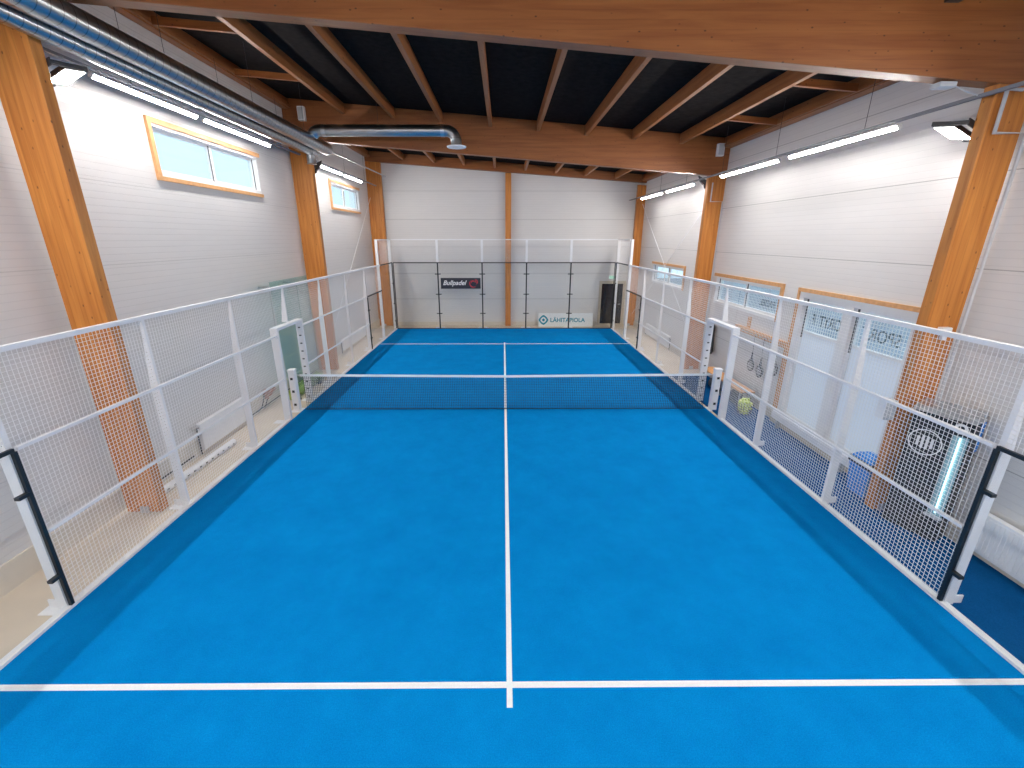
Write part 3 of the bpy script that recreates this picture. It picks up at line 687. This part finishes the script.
obj('pipe', MB().tube([(XL+.06, 6.1, .06), (XL+.06, 7.5, .06)], .013, 8).tube([(XL+.06, 9.4, .06), (XL+.06, 13.3, .06)], .013, 8), M_dark, t)
t = thing('pipe_valve', 'copper-coloured pipe valve low on the left wall before the doorway', 'valve', (XL+.1, 10.2, .1))
obj('valve_body', MB().tube([(XL+.05, 10.1, .42), (XL+.16, 10.2, .36), (XL+.16, 10.45, .40)], [.05, .08, .05], 10).tube([(XL+.13, 10.1, .5), (XL+.13, 10.12, .25)], .045, 10), M_copper, t, smooth=True)
obj('pipe', MB().tube([(XL+.10, 10.1, .4), (XL+.10, 9.9, .12), (XL+.10, 9.7, .06)], .013, 8).tube([(XL+.10, 10.3, .35), (XL+.10, 10.0, .04)], .013, 8), M_dark, t)

# ------------------------------------------------------------------ things left of the court
t = thing('tube_roll', 'long white tube with dark markings lying on the left floor by the wall', 'tube', (-5.62, 7.2, -.02))
obj('tube', MB().tube([(-5.72, 6.25, .045), (-5.62, 8.15, .045)], .062, 16), M_white, t, smooth=True)
for i in range(12):
    f = .06+.08*i; x = -5.72+.1*f; y = 6.25+1.9*f
    obj('marking', MB().box(x+.0615, x+.066, y-.025, y+.025, .035, .058), M_dark, t, 'dark printed mark')
t = thing('spare_glass_sheet', 'large green tinted spare glass sheet leaning upright behind the left doorway', 'glass sheet', (-5.55, 11.4, -.02))
obj('sheet', MB().hexa([(-5.46, 10.4, .02), (-5.446, 10.4, .02), (-5.446, 12.4, .02), (-5.46, 12.4, .02), (-5.56, 10.4, 3.06), (-5.546, 10.4, 3.06), (-5.546, 12.4, 3.06), (-5.56, 12.4, 3.06)]), M_teal, t)
obj('support_block', MB().box(-5.50, -5.40, 10.6, 10.8, -.02, .02).box(-5.50, -5.40, 12.0, 12.2, -.02, .02), M_dark, t)
obj('support_arm', MB().box(-6.04, -5.564, 10.75, 10.79, 2.88, 2.92).box(-6.04, -5.564, 12.0, 12.04, 2.88, 2.92), M_galv, t)
q = MB()
for i in range(8):
    for j in range(3):
        y = 10.75+.24*i; x = -5.78+.10*j; h = .10+.10*R.random()
        q.tube([(x-.05, y-.1, .02), (x+.02, y+.02, h), (x+.05, y+.16, .03)], [.05, .075, .05], 8)
obj('turf_scraps', q, M_green, label='heap of yellow-green turf scraps on the floor behind the leaning glass sheet', cat='turf scraps', kind='stuff', smooth=True)

# ------------------------------------------------------------------ things right of the court
# wall rack with rackets
t = thing('wall_rack', 'pine wall rack board under the low right window', 'rack', (XR-.06, 10.3, 1.7))
obj('board', MB().box(XR-.10, XR-.002, 9.36, 11.5, 1.71, 1.84), M_pine, t)
obj('batten', MB().box(XR-.04, XR-.002, 10.95, 11.05, 1.842, 2.12), M_pine, t)
obj('batten', MB().box(XR-.04, XR-.002, 9.37, 9.43, .25, 1.708), M_pine, t, 'upright pine batten')
for k in range(9): obj('peg', MB().tube([(XR-.10, 9.62+.2*k, 1.76), (XR-.17, 9.62+.2*k, 1.79)], .01, 6), M_galv, t)
def racket(y, z, label):
    t = thing('padel_racket', label, 'racket', (XR-.14, y, z), 'rackets hanging on the wall rack')
    x0, x1 = XR-.155, XR-.12
    n = 22; ring = [(y+.13*math.sin(2*PI*i/n)*(1-.12*math.cos(2*PI*i/n)), z+.16-.15*math.cos(2*PI*i/n)) for i in range(n)]
    obj('head', MB().prism(ring, 0, x0, x1), M_dark, t)
    q = MB()
    for i in range(-3, 4):
        for j in range(-3, 4):
            if i*i+j*j < 11: q.tube([(x0-.004, y+.03*i, z+.16+.032*j), (x0-.0004, y+.03*i, z+.16+.032*j)], .009, 8)
    obj('hole_pattern', q, M_white, t, 'pale dotted face')
    obj('throat', MB().prism([(y-.055, z+.305), (y+.055, z+.305), (y+.018, z+.38), (y-.018, z+.38)], 0, x0+.005, x1-.005), M_dark, t)
    obj('handle', MB().tube([(XR-.138, y, z+.38), (XR-.138, y, z+.50)], .017, 10), M_blk, t)
    obj('wrist_strap', MB().tube([(XR-.138, y, z+.50), (XR-.15, y+.01, 1.66), (XR-.150, y, 1.775)], .004, 6), M_blk, t)
racket(10.42, .84, 'black dotted racket hanging from the wall rack, leftmost of the three in the photo')
racket(10.02, .80, 'black dotted racket hanging lowest, in the middle of the three on the wall rack')
racket(9.50, 1.0, 'black dotted racket hanging highest, rightmost of the three on the wall rack')
# bench
t = thing('bench', 'long bench with an orange pine seat against the right wall', 'bench', (5.92, 10.9, -.004))
obj('seat', MB().box(5.74, 6.10, 9.92, 12.1, .43, .47), M_pine, t, bevel=.006)
for y in (10.05, 10.95, 11.9):
    obj('leg', MB().box(5.79, 5.82, y-.02, y+.02, -.004, .43).box(6.02, 6.05, y-.02, y+.02, -.004, .43).box(5.82, 6.02, y-.02, y+.02, .38, .43), M_galv, t)
# bag under the bench
t = thing('sports_bag', 'black sports bag with a blue end under the pine bench', 'bag', (5.9, 11.3, -.004))
obj('body', MB().tube([(5.9, 10.95, .16), (5.9, 11.0, .16), (5.9, 11.6, .16), (5.9, 11.65, .16)], [.11, .15, .15, .11], 16), M_blk, t, smooth=True)
obj('end_panel', MB().tube([(5.9, 10.93, .16), (5.9, 10.9495, .16)], .10, 16), M_blue, t, 'blue end panel')
obj('carry_handle', MB().tube([(5.82, 11.15, .30), (5.80, 11.2, .36), (5.80, 11.4, .36), (5.82, 11.45, .30)], .012, 8), M_blk, t)
t = thing('shoulder_bag', 'dark upright bag standing at the near end of the bench legs', 'bag', (5.93, 10.3, -.004))
obj('body', MB().hexa([(5.84, 10.2, -.004), (6.0, 10.2, -.004), (6.0, 10.6, -.004), (5.84, 10.6, -.004), (5.87, 10.24, .32), (5.97, 10.24, .32), (5.97, 10.56, .32), (5.87, 10.56, .32)]), M_blk, t, bevel=.02)
obj('flap', MB().box(5.828, 5.852, 10.28, 10.52, .16, .30), M_dark, t, bevel=.008)
# long black bag on the wall
t = thing('hanging_bag', 'long narrow black bag hanging on the right wall beside the middle column', 'bag', (XR-.1, 12.65, .7))
obj('bag_body', MB().tube([(XR-.12, 12.62, .72), (XR-.12, 12.62, .80), (XR-.12, 12.72, 1.2), (XR-.12, 12.68, 1.52), (XR-.12, 12.66, 1.6)], [.05, .09, .10, .08, .04], 14), M_blk, t, smooth='all')
obj('hanging_loop', MB().tube([(XR-.12, 12.66, 1.58), (XR-.10, 12.66, 1.68), (XR-.02, 12.66, 1.68)], .008, 6), M_dark, t)
# ball basket
bx_, by_ = 5.76, 9.68
t = thing('ball_basket', 'dark wire basket full of yellow balls on the walkway before the bench', 'basket', (bx_, by_, -.004))
q = MB(); n = 20
for i in range(n):
    a = 2*PI*i/n; q.wire((bx_+.14*math.cos(a), by_+.14*math.sin(a), .01), (bx_+.19*math.cos(a), by_+.19*math.sin(a), .30), .003)
for k in range(5):
    z = .01+.0725*k; rr = .14+.05*k/4
    for i in range(n):
        a = 2*PI*i/n; b = 2*PI*(i+1)/n
        q.wire((bx_+rr*math.cos(a), by_+rr*math.sin(a), z), (bx_+rr*math.cos(b), by_+rr*math.sin(b), z), .003)
obj('wire_basket', q, M_dark, t)
obj('carry_handle', MB().tube([(bx_, by_-.19, .30), (bx_, by_-.17, .46), (bx_, by_, .52), (bx_, by_+.17, .46), (bx_, by_+.19, .30)], .008, 8), M_dark, t)
rad = .034; c0 = None; k = 0
for L in range(7):
    z = .035+L*.056; R0 = .14+.05*min(L, 5)/5-.036 if L < 5 else (.13 if L == 5 else .07)
    spots = []
    for i in range(-4, 5):
        for j in range(-4, 5):
            px = (i+.5*(j % 2)+.25*(L % 2))*.070; py = j*.0607
            if px*px+py*py <= R0*R0: spots.append((px, py))
    for px, py in spots:
        # inner layers are hidden by the outer ones
        if L < 5 and px*px+py*py < (R0-.07)**2: continue
        if c0 is None:
            o = obj('padel_ball', MB().sphere((bx_+px, by_+py, z), rad, 12, 8), M_ball, smooth='all', origin=(bx_+px, by_+py, z)); c0 = o
        else:
            o = c0.copy(); COL.objects.link(o); o.location = (bx_+px, by_+py, z)
        tag(o, 'yellow felt ball among the others in the wire basket by the bench', 'ball', 'yellow balls in the wire basket'); k += 1
# black machine
A = Vector((5.68, 5.60, 0)); Bv = Vector((5.95, 5.03, 0)); n2 = Vector((.904, .428, 0)); Cv = Bv+n2*.30; Dv = A+n2*.30
def pt(u, w, z):   # u along the court-facing front from far to near, w outward from it
    d_ = (Bv-A); p = A+d_*u+n2*w; return (p.x, p.y, z)
T = thing('vending_machine', 'tall black vending machine with a round white emblem and cyan lit display', 'vending machine', ((A.x+Cv.x)/2, (A.y+Cv.y)/2, -.004))
def blk(u0, u1, w0, w1, za, zb): return MB().hexa([pt(u1, w0, za), pt(u1, w1, za), pt(u0, w1, za), pt(u0, w0, za), pt(u1, w0, zb), pt(u1, w1, zb), pt(u0, w1, zb), pt(u0, w0, zb)])
m = blk(0, 1, 0, .31, -.004, 1.78)
obj('cabinet', m, M_blk, T, bevel=.012)
obj('top_cover', MB().hexa([pt(1.02, -.015, 1.782), pt(1.02, .315, 1.782), pt(-.02, .315, 1.782), pt(-.02, -.015, 1.782), pt(1.0, .03, 1.86), pt(1.0, .30, 1.90), pt(0, .30, 1.90), pt(0, .03, 1.86)]), M_galv, T, 'grey metallic top')
obj('side_stripe', MB().hexa([pt(1.012, .24, 1.35), pt(1.012, .31, 1.35), pt(1.001, .31, 1.35), pt(1.001, .24, 1.35), pt(1.012, .20, 1.77), pt(1.012, .31, 1.77), pt(1.001, .31, 1.77), pt(1.001, .20, 1.77)]), M_blue, T, 'blue corner decal')
obj('display_window', blk(.74, .985, -.006, -.0005, .40, 1.58), plain('pale display interior', (.30, .45, .50), .2), T, 'pale display window')
obj('display_shelf', blk(.70, 1.0, -.05, -.0065, .36, .395), M_grey, T)
obj('light_tube', MB().tube([pt(.87, -.022, .44), pt(.87, -.022, 1.56)], .012, 10), M_tube, T, 'glowing cyan light tube')
def ringm(u, z, r, w, seg=36):
    q = MB(); d_ = (Bv-A).normalized(); c = A+(Bv-A)*u
    for i in range(seg):
        a = 2*PI*i/seg; b = 2*PI*(i+1)/seg
        P_ = lambda rr, t, o: tuple(c+d_*rr*math.cos(t)+Vector((0, 0, z+rr*math.sin(t)))-n2*o)
        q.hexa([P_(r-w, a, .0005), P_(r, a, .0005), P_(r, b, .0005), P_(r-w, b, .0005), P_(r-w, a, .005), P_(r, a, .005), P_(r, b, .005), P_(r-w, b, .005)])
    return q
obj('emblem_ring', ringm(.34, 1.36, .185, .014), M_signw, T, 'thin white ring')
q = MB()
for k in range(4):
    u = .22+.08*k; h = (.07, .095, .095, .07)[k]
    e = blk(u-.024, u+.024, -.005, -.0005, 1.36-h, 1.36+h); n = len(q.v); q.v += e.v; q.f += [tuple(i+n for i in f) for f in e.f]
obj('emblem_mark', q, M_signw, T, 'white emblem strokes')
obj('emblem_ring', ringm(.82, 1.68, .07, .03), M_signw, T, 'small white ring above the display')
obj('lower_panel', blk(.05, .68, -.006, -.0005, .12, .75), M_dark, T)
# blue bin with black rim
t = thing('waste_bin', 'blue bin with a black band and blue lid between the doors and the column', 'bin', (5.92, 6.42, -.004))
obj('body', MB().hexa([(5.81, 6.12, -.004), (6.06, 6.12, -.004), (6.06, 6.46, -.004), (5.81, 6.46, -.004), (5.77, 6.08, .50), (6.08, 6.08, .50), (6.08, 6.50, .50), (5.77, 6.50, .50)]), M_blue, t, bevel=.01)
obj('rim_band', MB().box(5.755, 6.095, 6.065, 6.515, .502, .60), M_dark, t, 'black band', bevel=.01)
obj('lid', MB().hexa([(5.77, 6.08, .602), (6.08, 6.08, .602), (6.08, 6.50, .602), (5.77, 6.50, .602), (5.83, 6.14, .68), (6.06, 6.14, .68), (6.06, 6.44, .68), (5.83, 6.44, .68)]), M_blue, t, 'bright blue lid', bevel=.015)

# ------------------------------------------------------------------ signs at the far end
t = thing('banner_sign', 'dark rectangular sign with white italic lettering hanging on the far glass', 'sign', (-1.985, 19.985, 1.83))
obj('board', MB().box(-2.88, -1.08, 19.978, 19.995, 1.85, 2.33), M_navy, t)
text('lettering', 'Bullpadel', .29, M_signw, t, (-2.79, 19.976, 2.02), (PI/2, 0, 0), .002, shear=.35, bold=.005, scale=(.98, 1, 1))
q = MB()
def arc(q, cx, cz, r, a0, a1, w, y=19.9765):
    n = 14
    for i in range(n):
        a = a0+(a1-a0)*i/n; b = a0+(a1-a0)*(i+1)/n; f = lambda i: w*math.sin(PI*min(1, max(.08, i/n)))
        P_ = lambda rr, t, yy: (cx+rr*math.cos(t), yy, cz+rr*math.sin(t))
        q.hexa([P_(r-f(i)/2, a, y), P_(r+f(i)/2, a, y), P_(r+f(i+1)/2, b, y), P_(r-f(i+1)/2, b, y), P_(r-f(i)/2, a, y-.002), P_(r+f(i)/2, a, y-.002), P_(r+f(i+1)/2, b, y-.002), P_(r-f(i+1)/2, b, y-.002)])
arc(q, -1.40, 2.09, .17, 2.2, 5.6, .05); arc(q, -1.33, 2.15, .11, -1.2, 1.6, .05); arc(q, -1.42, 2.12, .08, .2, 3.6, .05); arc(q, -1.22, 2.22, .10, 2.6, 4.6, .04)
obj('emblem', q, M_red, t, 'red swirl emblem')
t = thing('logo_board', 'white board with a teal diamond emblem and lettering on the floor behind the far glass', 'sign', (2.9, 20.6, -.02))
obj('board', MB().hexa([(1.64, 20.58, -.02), (4.25, 20.58, -.02), (4.25, 20.60, -.02), (1.64, 20.60, -.02), (1.64, 20.64, .62), (4.25, 20.64, .62), (4.25, 20.66, .62), (1.64, 20.66, .62)]), M_signw, t)
def bd(z): return 20.58+.06*(z+.02)/.64-.003
text('lettering', 'L\u00c4HITAPIOLA', .28, M_teal_ink, t, (2.20, bd(.22), .20), (PI/2-.09, 0, 0), .001, bold=.006, scale=(.97, 1, 1))
q = MB(); cx, cz = 1.88, .30
def dia(r, n=24, e=1.35):
    out = []
    for i in range(n):
        a = 2*PI*i/n; c, s = math.cos(a), math.sin(a); k = (abs(c)**e+abs(s)**e)**(-1/e); out.append((cx+r*k*c, cz+r*k*s))
    return out
o_, i_ = dia(.235), dia(.15)
n = len(o_)
for k in range(n):
    a, b, c, d_ = i_[k], o_[k], o_[(k+1) % n], i_[(k+1) % n]
    q.hexa([(p[0], bd(p[1]), p[1]) for p in (a, b, c, d_)]+[(p[0], bd(p[1])-.002, p[1]) for p in (a, b, c, d_)])
s_ = dia(.075, 8)
nn = len(q.v); q.v += [(p[0], bd(p[1])-.002, p[1]) for p in s_]+[(p[0], bd(p[1]), p[1]) for p in s_]
q.f.append(tuple(nn+i for i in range(8))); q.f += [(nn+i, nn+8+i, nn+8+(i+1) % 8, nn+(i+1) % 8) for i in range(8)]
obj('emblem', q, M_teal_ink, t, 'teal diamond ring emblem')
